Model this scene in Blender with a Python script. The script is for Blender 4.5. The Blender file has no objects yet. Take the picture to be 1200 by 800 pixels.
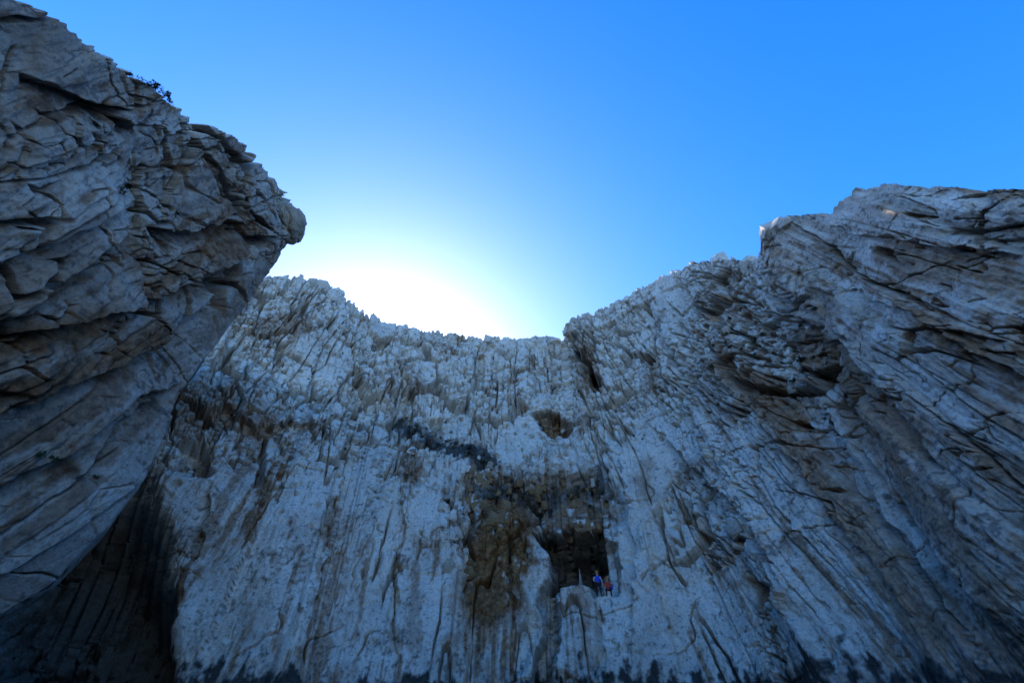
import bpy, bmesh, math, random
import numpy as np
from mathutils import Vector, Matrix

# ---------------------------------------------------------------- camera, sky, sun, exposure
scene = bpy.context.scene
COL = scene.collection
PITCH = math.radians(42.0)
FPX = 533.0                      # focal length in pixels of the 1200 px wide photograph (16 mm)
CAMZ = 1.7
cam_d = bpy.data.cameras.new("camera")
cam_d.sensor_width = 36.0
cam_d.lens = 36.0 * FPX / 1200.0
cam_d.clip_start = 0.1
cam_d.clip_end = 6000.0
cam = bpy.data.objects.new("camera", cam_d)
COL.objects.link(cam)
cam.location = (0, 0, CAMZ)
cam.rotation_euler = (math.pi / 2 + PITCH, 0, 0)
scene.camera = cam

SUN_AZ = math.radians(-19.0)     # from +Y, clockwise
SUN_EL = math.radians(32.0)
world = bpy.data.worlds.new("World")
scene.world = world
world.use_nodes = True
wn = world.node_tree
wn.nodes.clear()
sky = wn.nodes.new("ShaderNodeTexSky")
sky.sky_type = 'NISHITA'
sky.sun_disc = False
sky.sun_elevation = SUN_EL
sky.sun_rotation = SUN_AZ
sky.altitude = 0
sky.air_density = 1.0
sky.dust_density = 0.5
sky.ozone_density = 3.0
hs = wn.nodes.new("ShaderNodeHueSaturation")
hs.inputs['Saturation'].default_value = 1.38
hs.inputs['Hue'].default_value = 0.511
hs.inputs['Value'].default_value = 1.0
bg = wn.nodes.new("ShaderNodeBackground")
bg.inputs['Strength'].default_value = 0.12
wo = wn.nodes.new("ShaderNodeOutputWorld")
wn.links.new(sky.outputs[0], hs.inputs['Color'])
wn.links.new(hs.outputs[0], bg.inputs[0])
wn.links.new(bg.outputs[0], wo.inputs[0])

sun_d = bpy.data.lights.new("sun", 'SUN')
sun_d.energy = 3.0
sun_d.angle = math.radians(0.5)
sun_d.color = (1.0, 0.95, 0.86)
sun = bpy.data.objects.new("sun", sun_d)
COL.objects.link(sun)
sd = Vector((math.sin(SUN_AZ) * math.cos(SUN_EL), math.cos(SUN_AZ) * math.cos(SUN_EL), math.sin(SUN_EL)))
sun.rotation_euler = (-sd).to_track_quat('-Z', 'Y').to_euler()
sun.location = (0, 0, 80)

scene.view_settings.view_transform = 'Standard'
scene.view_settings.look = 'None'
scene.view_settings.gamma = 1.0
scene.view_settings.use_curve_mapping = False
scene.view_settings.exposure = 1.95

# ---------------------------------------------------------------- numpy noise
rs = np.random.RandomState(7)
NT = 2048
PERM = rs.permutation(NT).astype(np.int32)
GA = rs.rand(NT) * 2 * np.pi
GX = np.cos(GA).astype(np.float32)
GY = np.sin(GA).astype(np.float32)
RV = [rs.rand(NT).astype(np.float32) for _ in range(6)]


def hsh(ix, iy, seed):
    return PERM[(PERM[(ix + seed * 131) & (NT - 1)] + iy + seed * 57) & (NT - 1)]


def gn(x, y, seed=0):
    """2-D gradient noise, about -1..1"""
    fx = np.floor(x); fy = np.floor(y)
    ix = fx.astype(np.int32); iy = fy.astype(np.int32)
    x = (x - fx).astype(np.float32); y = (y - fy).astype(np.float32)
    u = x * x * x * (x * (x * 6 - 15) + 10)
    v = y * y * y * (y * (y * 6 - 15) + 10)
    def c(dx, dy):
        h = hsh(ix + dx, iy + dy, seed)
        return GX[h] * (x - dx) + GY[h] * (y - dy)
    a = c(0, 0); a += u * (c(1, 0) - a)
    b = c(0, 1); b += u * (c(1, 1) - b)
    return (a + v * (b - a)) * 1.5


def fbm(x, y, oct=4, seed=0, gain=0.5):
    r = 0; a = 1.0; f = 1.0
    for k in range(oct):
        r = r + a * gn(x * f + 17.3 * k, y * f - 9.1 * k, seed + k)
        a *= gain; f *= 2.03
    return r


def ridge(x, y, oct=4, seed=0, gain=0.5):
    r = 0; a = 1.0; f = 1.0
    for k in range(oct):
        r = r + a * (1 - 2 * np.abs(gn(x * f + 11.3 * k, y * f - 5.1 * k, seed + k)))
        a *= gain; f *= 2.03
    return r


def voro(x, y, seed=0, jit=0.9):
    """returns F1, F2-F1, random id value, facet tilt height"""
    fx = np.floor(x); fy = np.floor(y)
    ix = fx.astype(np.int32); iy = fy.astype(np.int32)
    x = (x - fx).astype(np.float32); y = (y - fy).astype(np.float32)
    f1 = np.full(x.shape, 9, np.float32); f2 = f1.copy()
    hid = np.zeros(x.shape, np.int32)
    bx = np.zeros(x.shape, np.float32); by = bx.copy()
    for dx in (-1, 0, 1):
        for dy in (-1, 0, 1):
            h = hsh(ix + dx, iy + dy, seed)
            ox = dx + 0.5 + jit * (RV[0][h] - 0.5) - x
            oy = dy + 0.5 + jit * (RV[1][h] - 0.5) - y
            d = np.sqrt(ox * ox + oy * oy)
            near = d < f1
            f2 = np.where(near, f1, np.minimum(f2, d))
            f1 = np.where(near, d, f1)
            hid = np.where(near, h, hid)
            bx = np.where(near, -ox, bx); by = np.where(near, -oy, by)
    tilt = (RV[2][hid] - 0.5) * bx + (RV[3][hid] - 0.5) * by
    return f1, f2 - f1, RV[4][hid], tilt


def sstep(a, b, x):
    t = np.clip((x - a) / (b - a), 0, 1)
    return t * t * (3 - 2 * t)


def ell(U, V, cx, cy, rx, ry, rot=0.0, edge=0.35):
    """1 inside an ellipse, soft edge"""
    c, s = math.cos(math.radians(rot)), math.sin(math.radians(rot))
    dx = U - cx; dy = V - cy
    d = np.sqrt(((dx * c + dy * s) / rx) ** 2 + ((-dx * s + dy * c) / ry) ** 2)
    return 1 - sstep(1 - edge, 1 + edge, d)


def segdist(U, V, pts):
    """distance to a polyline and signed side (positive = above / left of travel), position along"""
    best = np.full(U.shape, 1e9); side = np.zeros(U.shape); along = np.zeros(U.shape)
    n = len(pts) - 1
    for i in range(n):
        ax, ay = pts[i]; bx, by = pts[i + 1]
        lx, ly = bx - ax, by - ay
        L2 = lx * lx + ly * ly
        t = np.clip(((U - ax) * lx + (V - ay) * ly) / L2, 0, 1)
        d = np.hypot(U - ax - t * lx, V - ay - t * ly)
        m = d < best
        best = np.where(m, d, best)
        side = np.where(m, (V - ay) * lx - (U - ax) * ly, side)
        along = np.where(m, (i + t) / n, along)
    return best, np.sign(side), along


CP, SP = math.cos(PITCH), math.sin(PITCH)


def ray(px, py):
    a = (px - 600) / FPX; b = (400 - py) / FPX
    return a, CP - b * SP, SP + b * CP


def azel(px, py):
    x, y, z = ray(px, py)
    return math.degrees(math.atan2(x, y)), math.degrees(math.atan2(z, math.hypot(x, y)))


def project(X, Y, Z):
    Zc = Z - CAMZ
    w = Y * CP + Zc * SP
    v = -Y * SP + Zc * CP
    w = np.where(w < 0.05, 0.05, w)
    return 600 + FPX * X / w, 400 - FPX * v / w


# ---------------------------------------------------------------- materials
def new_mat(name):
    m = bpy.data.materials.new(name)
    m.use_nodes = True
    nt = m.node_tree
    b = nt.nodes['Principled BSDF']
    return m, nt, b


def ramp(nt, fac, stops):
    r = nt.nodes.new("ShaderNodeValToRGB")
    e = r.color_ramp.elements
    while len(e) < len(stops):
        e.new(0.5)
    for el, (p, c) in zip(e, stops):
        el.position = p
        el.color = (c[0], c[1], c[2], 1)
    nt.links.new(fac, r.inputs[0])
    return r.outputs[0]


def mix(nt, fac, a, b, mode='MIX'):
    n = nt.nodes.new("ShaderNodeMix")
    n.data_type = 'RGBA'
    n.blend_type = mode
    for sock, val in ((n.inputs[0], fac), (n.inputs[6], a), (n.inputs[7], b)):
        if isinstance(val, (int, float)):
            sock.default_value = val
        elif isinstance(val, tuple):
            sock.default_value = (*val, 1)
        else:
            nt.links.new(val, sock)
    return n.outputs[2]


def noise(nt, vec, scale, detail=5, rough=0.6, dist=0.0):
    n = nt.nodes.new("ShaderNodeTexNoise")
    n.inputs['Scale'].default_value = scale
    n.inputs['Detail'].default_value = detail
    n.inputs['Roughness'].default_value = rough
    n.inputs['Distortion'].default_value = dist
    if vec is not None:
        nt.links.new(vec, n.inputs['Vector'])
    return n.outputs[0]


def rock_material(name, with_attr=True, tint=None):
    m, nt, b = new_mat(name)
    L = nt.links
    geo = nt.nodes.new("ShaderNodeNewGeometry")
    pos = geo.outputs['Position']
    n1 = noise(nt, pos, 0.35, 6, 0.65)
    base = ramp(nt, n1, [(0.30, (0.45, 0.39, 0.335)), (0.46, (0.645, 0.57, 0.50)), (0.70, (0.76, 0.69, 0.615))])
    n2 = noise(nt, pos, 2.6, 6, 0.7)
    sp = ramp(nt, n2, [(0.30, (0.60, 0.58, 0.56)), (0.46, (0.97, 0.97, 0.97)), (0.75, (1.05, 1.05, 1.03))])
    col = mix(nt, 1.0, base, sp, 'MULTIPLY')
    n3 = noise(nt, pos, 6.0, 6, 0.75)
    fine = ramp(nt, n3, [(0.34, (0.42, 0.40, 0.38)), (0.47, (0.96, 0.96, 0.96)), (0.7, (1.06, 1.06, 1.06))])
    col = mix(nt, 0.85, col, fine, 'MULTIPLY')
    if tint:
        col = mix(nt, 1.0, col, tint, 'MULTIPLY')
    if with_attr:
        at = nt.nodes.new("ShaderNodeAttribute")
        at.attribute_name = "stain_shade"
        sep = nt.nodes.new("ShaderNodeSeparateColor")
        L.new(at.outputs['Color'], sep.inputs[0])
        brown = ramp(nt, n2, [(0.3, (0.09, 0.042, 0.018)), (0.5, (0.25, 0.125, 0.058)), (0.7, (0.44, 0.26, 0.14))])
        ochre = ramp(nt, n2, [(0.3, (0.055, 0.025, 0.010)), (0.48, (0.17, 0.078, 0.028)), (0.7, (0.34, 0.18, 0.08))])
        dark = ramp(nt, n2, [(0.3, (0.018, 0.018, 0.016)), (0.7, (0.07, 0.066, 0.06))])
        col = mix(nt, sep.outputs[0], col, brown)
        col = mix(nt, sep.outputs[1], col, ochre)
        col = mix(nt, sep.outputs[2], col, dark)
    L.new(col, b.inputs['Base Color'])
    b.inputs['Roughness'].default_value = 0.9
    b.inputs['Specular IOR Level'].default_value = 0.25
    bump = nt.nodes.new("ShaderNodeBump")
    bump.inputs['Strength'].default_value = 1.0
    bump.inputs['Distance'].default_value = 0.12
    nb = noise(nt, pos, 5.0, 8, 0.7)
    L.new(nb, bump.inputs['Height'])
    L.new(bump.outputs[0], b.inputs['Normal'])
    return m


def flat_mat(name, c1, c2, scale=8.0, rough=0.8):
    m, nt, b = new_mat(name)
    geo = nt.nodes.new("ShaderNodeNewGeometry")
    n = noise(nt, geo.outputs['Position'], scale, 4, 0.6)
    c = ramp(nt, n, [(0.35, c1), (0.65, c2)])
    nt.links.new(c, b.inputs['Base Color'])
    b.inputs['Roughness'].default_value = rough
    b.inputs['Specular IOR Level'].default_value = 0.25
    return m


ROCK = rock_material("limestone")
BLOCK = rock_material("limestone_block", False)
BROWN_BLOCK = rock_material("rusty_block", False, (0.42, 0.28, 0.16))
GREY_BLOCK = rock_material("grey_block", False, (0.62, 0.58, 0.54))


# ---------------------------------------------------------------- cliff builder
def grid_mesh(name, P, stain_shade, mat):
    """P rows x cols x 3"""
    nr, nc = P.shape[:2]
    idx = np.arange(nr * nc, dtype=np.int32).reshape(nr, nc)
    q = np.stack([idx[:-1, :-1], idx[:-1, 1:], idx[1:, 1:], idx[1:, :-1]], -1).reshape(-1, 4)
    me = bpy.data.meshes.new(name)
    me.vertices.add(nr * nc)
    me.vertices.foreach_set("co", P.astype(np.float32).ravel())
    nq = len(q)
    me.loops.add(nq * 4)
    me.loops.foreach_set("vertex_index", q.ravel())
    me.polygons.add(nq)
    me.polygons.foreach_set("loop_start", np.arange(0, nq * 4, 4, dtype=np.int32))
    me.polygons.foreach_set("use_smooth", np.ones(nq, dtype=bool))
    at = me.attributes.new("stain_shade", 'FLOAT_COLOR', 'POINT')
    rgba = np.ones((nr * nc, 4), np.float32)
    rgba[:, :3] = stain_shade.reshape(-1, 3)
    at.data.foreach_set("color", rgba.ravel())
    me.update()
    me.materials.append(mat)
    o = bpy.data.objects.new(name, me)
    COL.objects.link(o)
    return o


def columns(spec):
    """spec: list of (az_from, az_to, per_degree)"""
    out = []
    for a, b, d in spec:
        out.append(np.linspace(a, b, max(2, int((b - a) * d)), endpoint=False))
    out.append([spec[-1][1]])
    return np.concatenate(out)


def detail(s, z, lean, block, slab, seed):
    """displacement (m, outward positive) from bedding slabs, joints and weathering"""
    w1 = fbm(s / 9, z / 11, 2, seed)
    w2 = fbm(s / 9 + 40, z / 11 + 13, 2, seed + 5)
    f1n = fbm(s / 1.1, z / 1.4, 3, seed + 81, 0.6)
    sp = s - lean * (z - 18)
    d = 0.8 * fbm(s / 13, z / 18, 2, seed + 9)
    cm = sstep(-0.20, 0.30, fbm(s / 9 + 77, z / 13, 3, seed + 140) + (block - 0.45) * 0.7)     # broken (1) or smooth (0) zones
    # buttresses and flutes
    d += 0.9 * (1 - slab * 0.35) * (0.45 - np.abs(gn(sp / 9 + 0.15 * w2, z / 45, seed + 41)) * 1.8)
    d += 0.35 * (0.45 - np.abs(gn(sp / 3.4 + 0.15 * w1, z / 22, seed + 42)) * 1.8) * sstep(-0.3, 0.4, gn(s / 14, z / 12, seed + 43))
    # overlapping tilted slabs: saw profile across the bedding
    for k, (Ls, A) in enumerate(((6.0, 0.95), (2.4, 0.42), (0.95, 0.13))):
        q = sp / Ls + 0.38 * fbm(s / (3.0 * Ls) + k * 9, z / (9 * Ls), 2, seed + 20 + k) + 0.012 * f1n
        cell = np.floor(q).astype(np.int32)
        f = q - np.floor(q)
        rnd_ = RV[5][hsh(cell, cell * 0, seed + k)]
        m = sstep(-0.15, 0.15, gn(s / (3.5 * Ls) + 5 * k, z / (5 * Ls) + cell * 3.7, seed + 31 + k) + 0.1)
        prof = np.where(f < 0.95, f / 0.95, (1 - f) / 0.05)
        d += A * slab * m * (0.35 + rnd_) * (prof - 0.5) * (1 if k < 1 else 0.3 + 0.7 * cm)
    # joint blocks, three sizes, straight-edged
    for k, (cw, ch, A, C) in enumerate(((4.2, 6.0, 0.80, 1.9), (1.7, 2.3, 0.45, 1.35), (0.75, 0.95, 0.20, 0.55))):
        x = (sp + 0.5 * w1 + 0.05 * f1n) / cw
        y = (z + 0.5 * w2 + 0.25 * s + 0.05 * f1n) / ch
        f1, e, rid, tilt = voro(x, y, seed + 60 + k)
        mk = sstep(-0.12, 0.12, gn(s / (cw * 3.5) + 3 * k, z / (ch * 3.5), seed + 70 + k) + (block - 0.55) * 0.9)
        wid = 0.02 + 0.14 * sstep(-0.4, 0.5, gn(s / cw * 1.3, z / ch * 1.3, seed + 75 + k))
        crack = 1 - sstep(0.3 * wid, wid, e)
        d += mk * (A * (rid - 0.5) + A * 1.3 * tilt - C * crack) * (1.15 if k < 1 else 0.15 + 1.0 * cm)
    # long joints along and across the bedding
    for k, (cx, cz, wv, dp) in enumerate(((2.4, 22, 0.034, 1.5), (1.0, 11, 0.045, 0.8), (6.5, 5.0, 0.014, 1.2), (2.6, 2.2, 0.024, 0.8))):
        gg = np.abs(gn(sp / cx + 0.12 * w2 + 31 * k, z / cz + 0.12 * w1 + 0.1 * s / cz, seed + 110 + k) + 0.03 * f1n)
        gm = sstep(0.0, 0.25, gn(s / (cx * 3) + 7 * k, z / (cz * 0.6), seed + 120 + k))
        d -= dp * gm * (1 - sstep(0.25 * wv, wv, gg)) * (1.2 if k in (0, 2) else 0.1 + 0.9 * cm)
    # pits
    f1, e, rid, tilt = voro(sp / 1.4 + 7, z / 1.7 + 0.2 * w1, seed + 90)
    d -= 1.1 * block * (slab < 0.75) * (rid > 0.5) * (1 - sstep(0.07, 0.20, f1 + 0.10 * f1n))
    # striae along the bedding, roughness
    d += (0.04 + 0.05 * (1 - block)) * ridge(sp / 0.6, z / 6.0, 2, seed + 130) * (0.35 + 0.65 * cm)
    d += 0.085 * f1n * (0.65 + 0.35 * block)
    d += 0.05 * (1 - np.abs(gn(sp / 0.45, z / 0.7, seed + 150)) * 2) * (0.5 + 0.5 * cm)
    return d, sp, w1, w2


def add_top(P, nrm, rim_noise, radial=0.0):
    """rows behind the rim: rounded edge, rough plateau, then a skirt down to the sea"""
    rim = P[-1]
    back = -nrm[-1].copy()
    back[:, 2] = 0
    back /= np.linalg.norm(back, axis=1)[:, None]
    rad = rim * np.array([1, 1, 0]); rad /= np.linalg.norm(rad, axis=1)[:, None]
    back = back * (1 - radial) + rad * radial
    back /= np.linalg.norm(back, axis=1)[:, None]
    rows = []
    for d, dz in ((0.12, 0.05), (0.35, 0.05), (0.8, -0.05), (1.5, -0.4), (3, -1.2), (5, -2.4), (9, -5), (16, -9), (30, -16), (60, -24)):
        r = rim + back * d
        r[:, 2] = rim[:, 2] + dz + 0.25 * rim_noise * min(1, d)
        rows.append(r)
    r = rows[-1] + back * 0.5
    r[:, 2] = -4
    rows.append(r)
    return np.concatenate([P, np.stack(rows)], 0), len(rows)


def base_grid(az, els, Rb, Rt, top_el, shape_pow, extra=None):
    """els 0..1 rows. polar grid round the cove centre"""
    A = np.radians(az)[None, :] + 0 * els[:, None]
    lo = -6.0
    EL = lo + (top_el[None, :] - lo) * els[:, None]
    g = els[:, None] ** shape_pow
    R = Rb[None, :] + (Rt - Rb)[None, :] * g
    X = R * np.sin(A); Y = R * np.cos(A); Z = CAMZ + R * np.tan(np.radians(EL))
    return X, Y, Z, R, EL


def normals(X, Y, Z):
    P = np.stack([X, Y, Z], -1)
    dc = np.gradient(P, axis=1); dr = np.gradient(P, axis=0)
    n = np.cross(dc, dr)
    n /= np.linalg.norm(n, axis=2)[..., None] + 1e-9
    # towards the cove
    flip = np.sign(-(n[..., 0] * X + n[..., 1] * Y))
    return n * flip[..., None]


# ================================================================ back and right wall
az = columns([(-62, -46, 2), (-46, -20, 11), (-20, 20, 9), (20, 45, 11.5), (45, 68, 14), (68, 84, 4), (84, 155, 1.0)])
skl = [azel(*p) for p in [(305, 325), (340, 321), (372, 326), (398, 336), (412, 356), (450, 375), (520, 391), (600, 397), (640, 391),
                          (658, 396), (674, 377), (720, 359), (780, 324), (812, 309), (845, 302), (884, 306)]]
skl += [(41.6, 44.6), (43.0, 46.3)] + [azel(*p) for p in [(900, 264), (930, 252), (972, 250), (990, 236), (1012, 221), (1050, 217), (1110, 219), (1200, 224)]]
skx = np.array([-62, -48] + [p[0] for p in skl] + [72, 84, 100, 155.0])
sky_ = np.array([40, 42] + [p[1] for p in skl] + [32, 32, 28, 12.0])  # last values: unseen wall added round the camera to dim the lower cliff
o_ = np.argsort(skx)
top_el = np.interp(az, skx[o_], sky_[o_])
crag = 0.38 * gn(az * 0.5, az * 0 + 3, 3) + 0.34 * gn(az * 1.3, az * 0 + 5, 4) + 0.30 * np.round(2 * gn(az * 0.8, az * 0 + 9, 6)) / 2 + 0.10 * gn(az * 4, az * 0, 8)
top_el = top_el + crag * 0.8
def chord(a0, r0, a1, r1, a):
    """polar radius of the straight wall between two plan points"""
    p0 = np.array([r0 * math.sin(math.radians(a0)), r0 * math.cos(math.radians(a0))])
    p1 = np.array([r1 * math.sin(math.radians(a1)), r1 * math.cos(math.radians(a1))])
    n = np.array([p1[1] - p0[1], p0[0] - p1[0]])
    return n @ p0 / (n[0] * np.sin(np.radians(a)) + n[1] * np.cos(np.radians(a)))


def smooth(v, n):
    return np.convolve(np.pad(v, n, mode='edge'), np.ones(2 * n + 1) / (2 * n + 1), 'valid')


Rb = np.interp(az, [-62, -46, -36, -25, 0, 12, 22, 84, 110, 155], [44, 43, 41, 37.5, 37, 37.5, 38, 22, 24, 32])
Rb = np.where((az > 22) & (az < 72), chord(22, 38, 72, 27, az), Rb)
Rb = np.where((az >= 72) & (az < 84), np.interp(az, [72, 84], [27, 23]), Rb)
Rt = np.interp(az, [-62, -46, -36, -25, 0, 12, 25, 84, 110, 155], [50, 50, 50, 52, 55, 53, 48.5, 22, 23, 32])
Rt = np.where((az > 25) & (az < 72), chord(25, 48.5, 72, 28, az) - 3.0 * sstep(40.5, 43.5, az), Rt)
Rt = np.where((az >= 72) & (az < 84), np.interp(az, [72, 84], [25, 22]), Rt)
Rb = smooth(Rb, 20); Rt = smooth(Rt, 6)
NR = 560
els = np.linspace(0, 1, NR)
X, Y, Z, R, EL = base_grid(az, els, Rb, Rt, top_el, 1.5)
U, V = project(X, Y, Z)
AZ = np.broadcast_to(az[None, :], X.shape)
Rm = 38.0
pm = np.stack([0.5 * (Rb + Rt) * np.sin(np.radians(az)), 0.5 * (Rb + Rt) * np.cos(np.radians(az))], -1)
arc_b = np.concatenate([[0], np.cumsum(np.linalg.norm(np.diff(pm, axis=0), axis=1))])
S = np.broadcast_to((arc_b - np.interp(0, az, arc_b))[None, :], X.shape)
N = normals(X, Y, Z)
NH = N.copy(); NH[..., 2] = 0; NH /= np.linalg.norm(NH, axis=2)[..., None]
# dip of the bedding traces, read along strokes and carried to the wall
lc = []
for x0, y0, x1, y1 in ((880, 500, 1150, 780), (860, 430, 1000, 560), (1000, 330, 1200, 430), (1000, 270, 1190, 330), (1080, 390, 1200, 440), (950, 500, 1180, 760),
                       (780, 560, 880, 760), (800, 400, 860, 490), (900, 340, 1000, 430), (330, 500, 180, 780), (440, 470, 370, 780), (470, 420, 430, 600), (620, 420, 625, 760), (330, 540, 240, 700)):
    q = []
    for x, y in ((x0, y0), (x1, y1)):
        i, j = np.unravel_index(np.argmin((U - x) ** 2 + (V - y) ** 2), U.shape)
        q.append((S[i, j], Z[i, j], az[j]))
    lc.append((0.5 * (q[0][2] + q[1][2]), (q[1][0] - q[0][0]) / (q[1][1] - q[0][1])))
lc.sort()
lax = np.array([l[0] for l in lc]); lay = np.array([l[1] for l in lc])
lean1 = np.array([np.sum(lay * np.exp(-((lax - a) / 6.0) ** 2)) / (np.sum(np.exp(-((lax - a) / 6.0) ** 2)) + 1e-12) if -36 < a < 58 else 0 for a in az])
lean1 = np.where(az <= -36, np.interp(-35.5, az, lean1), np.where(az >= 58, np.interp(57.5, az, lean1), lean1))
lean = np.broadcast_to(lean1[None, :], X.shape)
0 and print("LEAN", [(round(float(a)), round(float(np.interp(a, az, lean1)), 2)) for a in (-40, -30, -20, 0, 10, 20, 30, 40, 50, 60)])
nz1 = fbm(S / 2.5, Z / 2.5, 4, 201)
nz2 = fbm(S / 6 + 9, Z / 6, 4, 211)
UU = U + 7 * nz1; VV = V + 7 * fbm(S / 2.5 + 31, Z / 2.5, 4, 221)

rightness = sstep(28, 44, AZ)
block = 0.12 + 0.78 * sstep(600, 460, V + 0.12 * (U - 600) + 60 * nz2) * (1 - 0.7 * sstep(38, 46, AZ))
block = np.maximum(block, 0.8 * ell(UU, VV, 580, 600, 60, 60))
block = np.maximum(block, 0.7 * ell(UU, VV, 830, 600, 60, 90, 20))
slab = 0.55 + 0.45 * rightness + 0.12 * sstep(-15, -30, AZ)
D, SPc, w1, w2 = detail(S, Z, lean, block, slab, 0)

# broad relief placed feature by feature (metres towards the cove)
B = np.zeros_like(D)
dd, sd_, al = segdist(UU, VV, [(668, 392), (684, 420), (706, 458)])
right_of = -sd_
# flake standing proud right of the open fissure
B += 1.5 * (sd_ < 0) * np.exp(-dd / 90) * sstep(470, 430, V) * (U > 640)
B -= 3.2 * (1 - sstep(4, 9, np.where(sd_ > 0, dd * 1.0, dd * 2.2))) * sstep(0.0, 0.08, al) * sstep(1.0, 0.85, al)
# buttress edge of the right wall under the step in the skyline
# small cave
B -= 3.0 * ell(UU, VV, 647, 499, 17, 14, 10, 0.3)
# rubble recess above the cave
B -= 2.0 * ell(UU, VV, 672, 592, 55, 36, 0, 0.35)
# rust slab left of the cave hangs proud
B += 0.7 * ell(UU, VV, 590, 650, 40, 90, 8, 0.3)
# cave mouth and the climbers' step, floors level
def zat(px, py):
    a, e = azel(px, py)
    j = int(np.argmin(np.abs(az - a)))
    i = int(np.argmin(np.abs(EL[:, j] - e)))
    return Z[i, j], R[i, j], math.radians(a)
ZF1, RF1, _ = zat(680, 686)
ZF2, RF2, _ = zat(705, 699)
poly = [(644, 690), (643, 664), (636, 640), (622, 626), (634, 614), (655, 617), (664, 607), (688, 611), (703, 604), (716, 612), (708, 630), (706, 660), (708, 690), (644, 690)]
jag = 5 * np.sign(nz1) * np.abs(nz1) ** 0.5 + 3 * fbm(S / 0.7, Z / 0.7, 3, 231)
pd, _, _ = segdist(U + jag, V + jag, poly)
ins = np.zeros(U.shape, bool)
Uj, Vj = U + jag, V + jag
for (xa, ya), (xb, yb) in zip(poly[:-1], poly[1:]):
    if ya != yb:
        ins ^= ((ya > Vj) != (yb > Vj)) & (Uj < (xb - xa) * (Vj - ya) / (yb - ya) + xa)
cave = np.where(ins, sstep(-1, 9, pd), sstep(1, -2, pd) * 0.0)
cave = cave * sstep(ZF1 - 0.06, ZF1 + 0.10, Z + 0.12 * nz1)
step = ell(UU, V, 710, 672, 15, 40, 0, 0.16) * sstep(ZF2 - 0.04, ZF2 + 0.06, Z)
CAVE = np.maximum(cave * 8.0 * sstep(596, 652, V) * (1 + 0.25 * nz2 + 0.16 * nz1), step * 2.6)
# gullies at the foot
B -= 4.5 * ell(UU, VV, 641, 760, 10, 85, 4, 0.5)
B -= 1.2 * ell(UU, VV, 610, 760, 14, 40, 20, 0.5)
B += 0.8 * sstep(648, 656, UU) * sstep(704, 694, UU) * sstep(ZF1 + 0.02, ZF1 - 0.12, Z + 0.15 * nz1) * sstep(810, 720, V)
# dark hollow under the left buttress
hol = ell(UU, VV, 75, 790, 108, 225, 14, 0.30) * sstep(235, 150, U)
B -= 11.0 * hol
# brow over the left recess
dd, sd_, al = segdist(UU, VV, [(150, 545), (215, 500), (262, 470), (285, 488), (335, 494)])
B += np.where(sd_ < 0, 0.7 * np.exp(-dd / 55), -0.4 * np.exp(-dd / 60)) * sstep(420, 340, U) * (AZ < -22)
# ledge that carries the shrubs
dd, sd_, al = segdist(UU, VV, [(462, 492), (500, 515), (545, 532), (590, 546), (650, 560), (720, 575)])
B += np.where(sd_ > 0, 0.7 * np.exp(-dd / 45), -0.6 * np.exp(-dd / 22)) * sstep(430, 470, U) * sstep(740, 700, U)
# curved joint on the right wall
dd, sd_, al = segdist(UU, VV, [(800, 530), (850, 575), (890, 610), (915, 650), (925, 690)])
B += np.where(sd_ > 0, -0.2, 0.9) * np.exp(-dd / 30)
dd, sd_, al = segdist(UU, VV, [(745, 660), (762, 590), (790, 565), (830, 600)])
B += np.where(sd_ > 0, 0.7, -0.1) * np.exp(-dd / 35)
# overhanging lips on the far right
for pts, a in (([(1110, 395), (1150, 410), (1200, 436), (1260, 462)], 1.6), ([(985, 330), (1060, 365), (1130, 392), (1210, 410)], 0.9),
               ([(940, 360), (1000, 420), (1060, 480), (1120, 560)], 0.9), ([(960, 262), (1040, 280), (1130, 290), (1220, 300)], 0.8),
               ([(1000, 520), (1080, 610), (1190, 740)], 0.9), ([(880, 480), (960, 580), (1080, 730)], 0.8)):
    dd, sd_, al = segdist(UU, VV, pts)
    B += a * np.where(sd_ < 0, 0.35 * np.exp(-dd / 50), -0.55 * np.exp(-dd / 14)) * sstep(0, 0.15, al) * sstep(1, 0.9, al)
for pts, a in (([(430, 380), (415, 470), (385, 640), (360, 800)], 1.0), ([(480, 400), (478, 520), (470, 640), (462, 800)], -0.9), ([(528, 560), (545, 640), (548, 800)], 1.0),
               ([(600, 640), (604, 700), (600, 800)], -1.2), ([(330, 540), (290, 640), (220, 800)], 1.0), ([(250, 560), (235, 640), (190, 780)], -0.9), ([(300, 330), (262, 400), (225, 470)], 1.2),
               ([(720, 480), (735, 560), (745, 660), (740, 800)], -1.0), ([(700, 460), (712, 560), (716, 600)], -1.0), ([(790, 440), (850, 560)], 0.8), ([(760, 650), (800, 800)], 0.9),
               ([(885, 306), (905, 360), (960, 470), (1040, 600), (1160, 780)], -1.1), ([(840, 560), (930, 700), (985, 800)], 0.8), ([(565, 400), (560, 480), (552, 530)], 0.7),
               ([(620, 400), (628, 470)], 0.7), ([(345, 330), (372, 400), (360, 480)], 0.8), ([(760, 340), (800, 430), (830, 520)], -0.7), ([(650, 690), (652, 800)], 1.2), ([(705, 700), (712, 800)], -1.0)):
    dd, sd_, al = segdist(UU, VV, pts)
    B += a * np.where(sd_ > 0, 0.5 * np.exp(-dd / 38), -0.5 * np.exp(-dd / 26)) * sstep(0, 0.2, al + 0.05) * sstep(1.05, 0.8, al)
B -= 0.9 * ell(UU, VV, 893, 690, 14, 9, 20, 0.4)
B -= 0.8 * ell(UU, VV, 848, 325, 14, 7, 0, 0.4)
B -= 0.5 * ell(UU, VV, 965, 352, 20, 13, 0, 0.3)
damp = 1 - 0.85 * np.clip(np.maximum(cave, step) * 1.2, 0, 1) * sstep(0.35, 0.1, np.minimum(np.abs(Z - ZF1), np.abs(Z - ZF2)))
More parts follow.
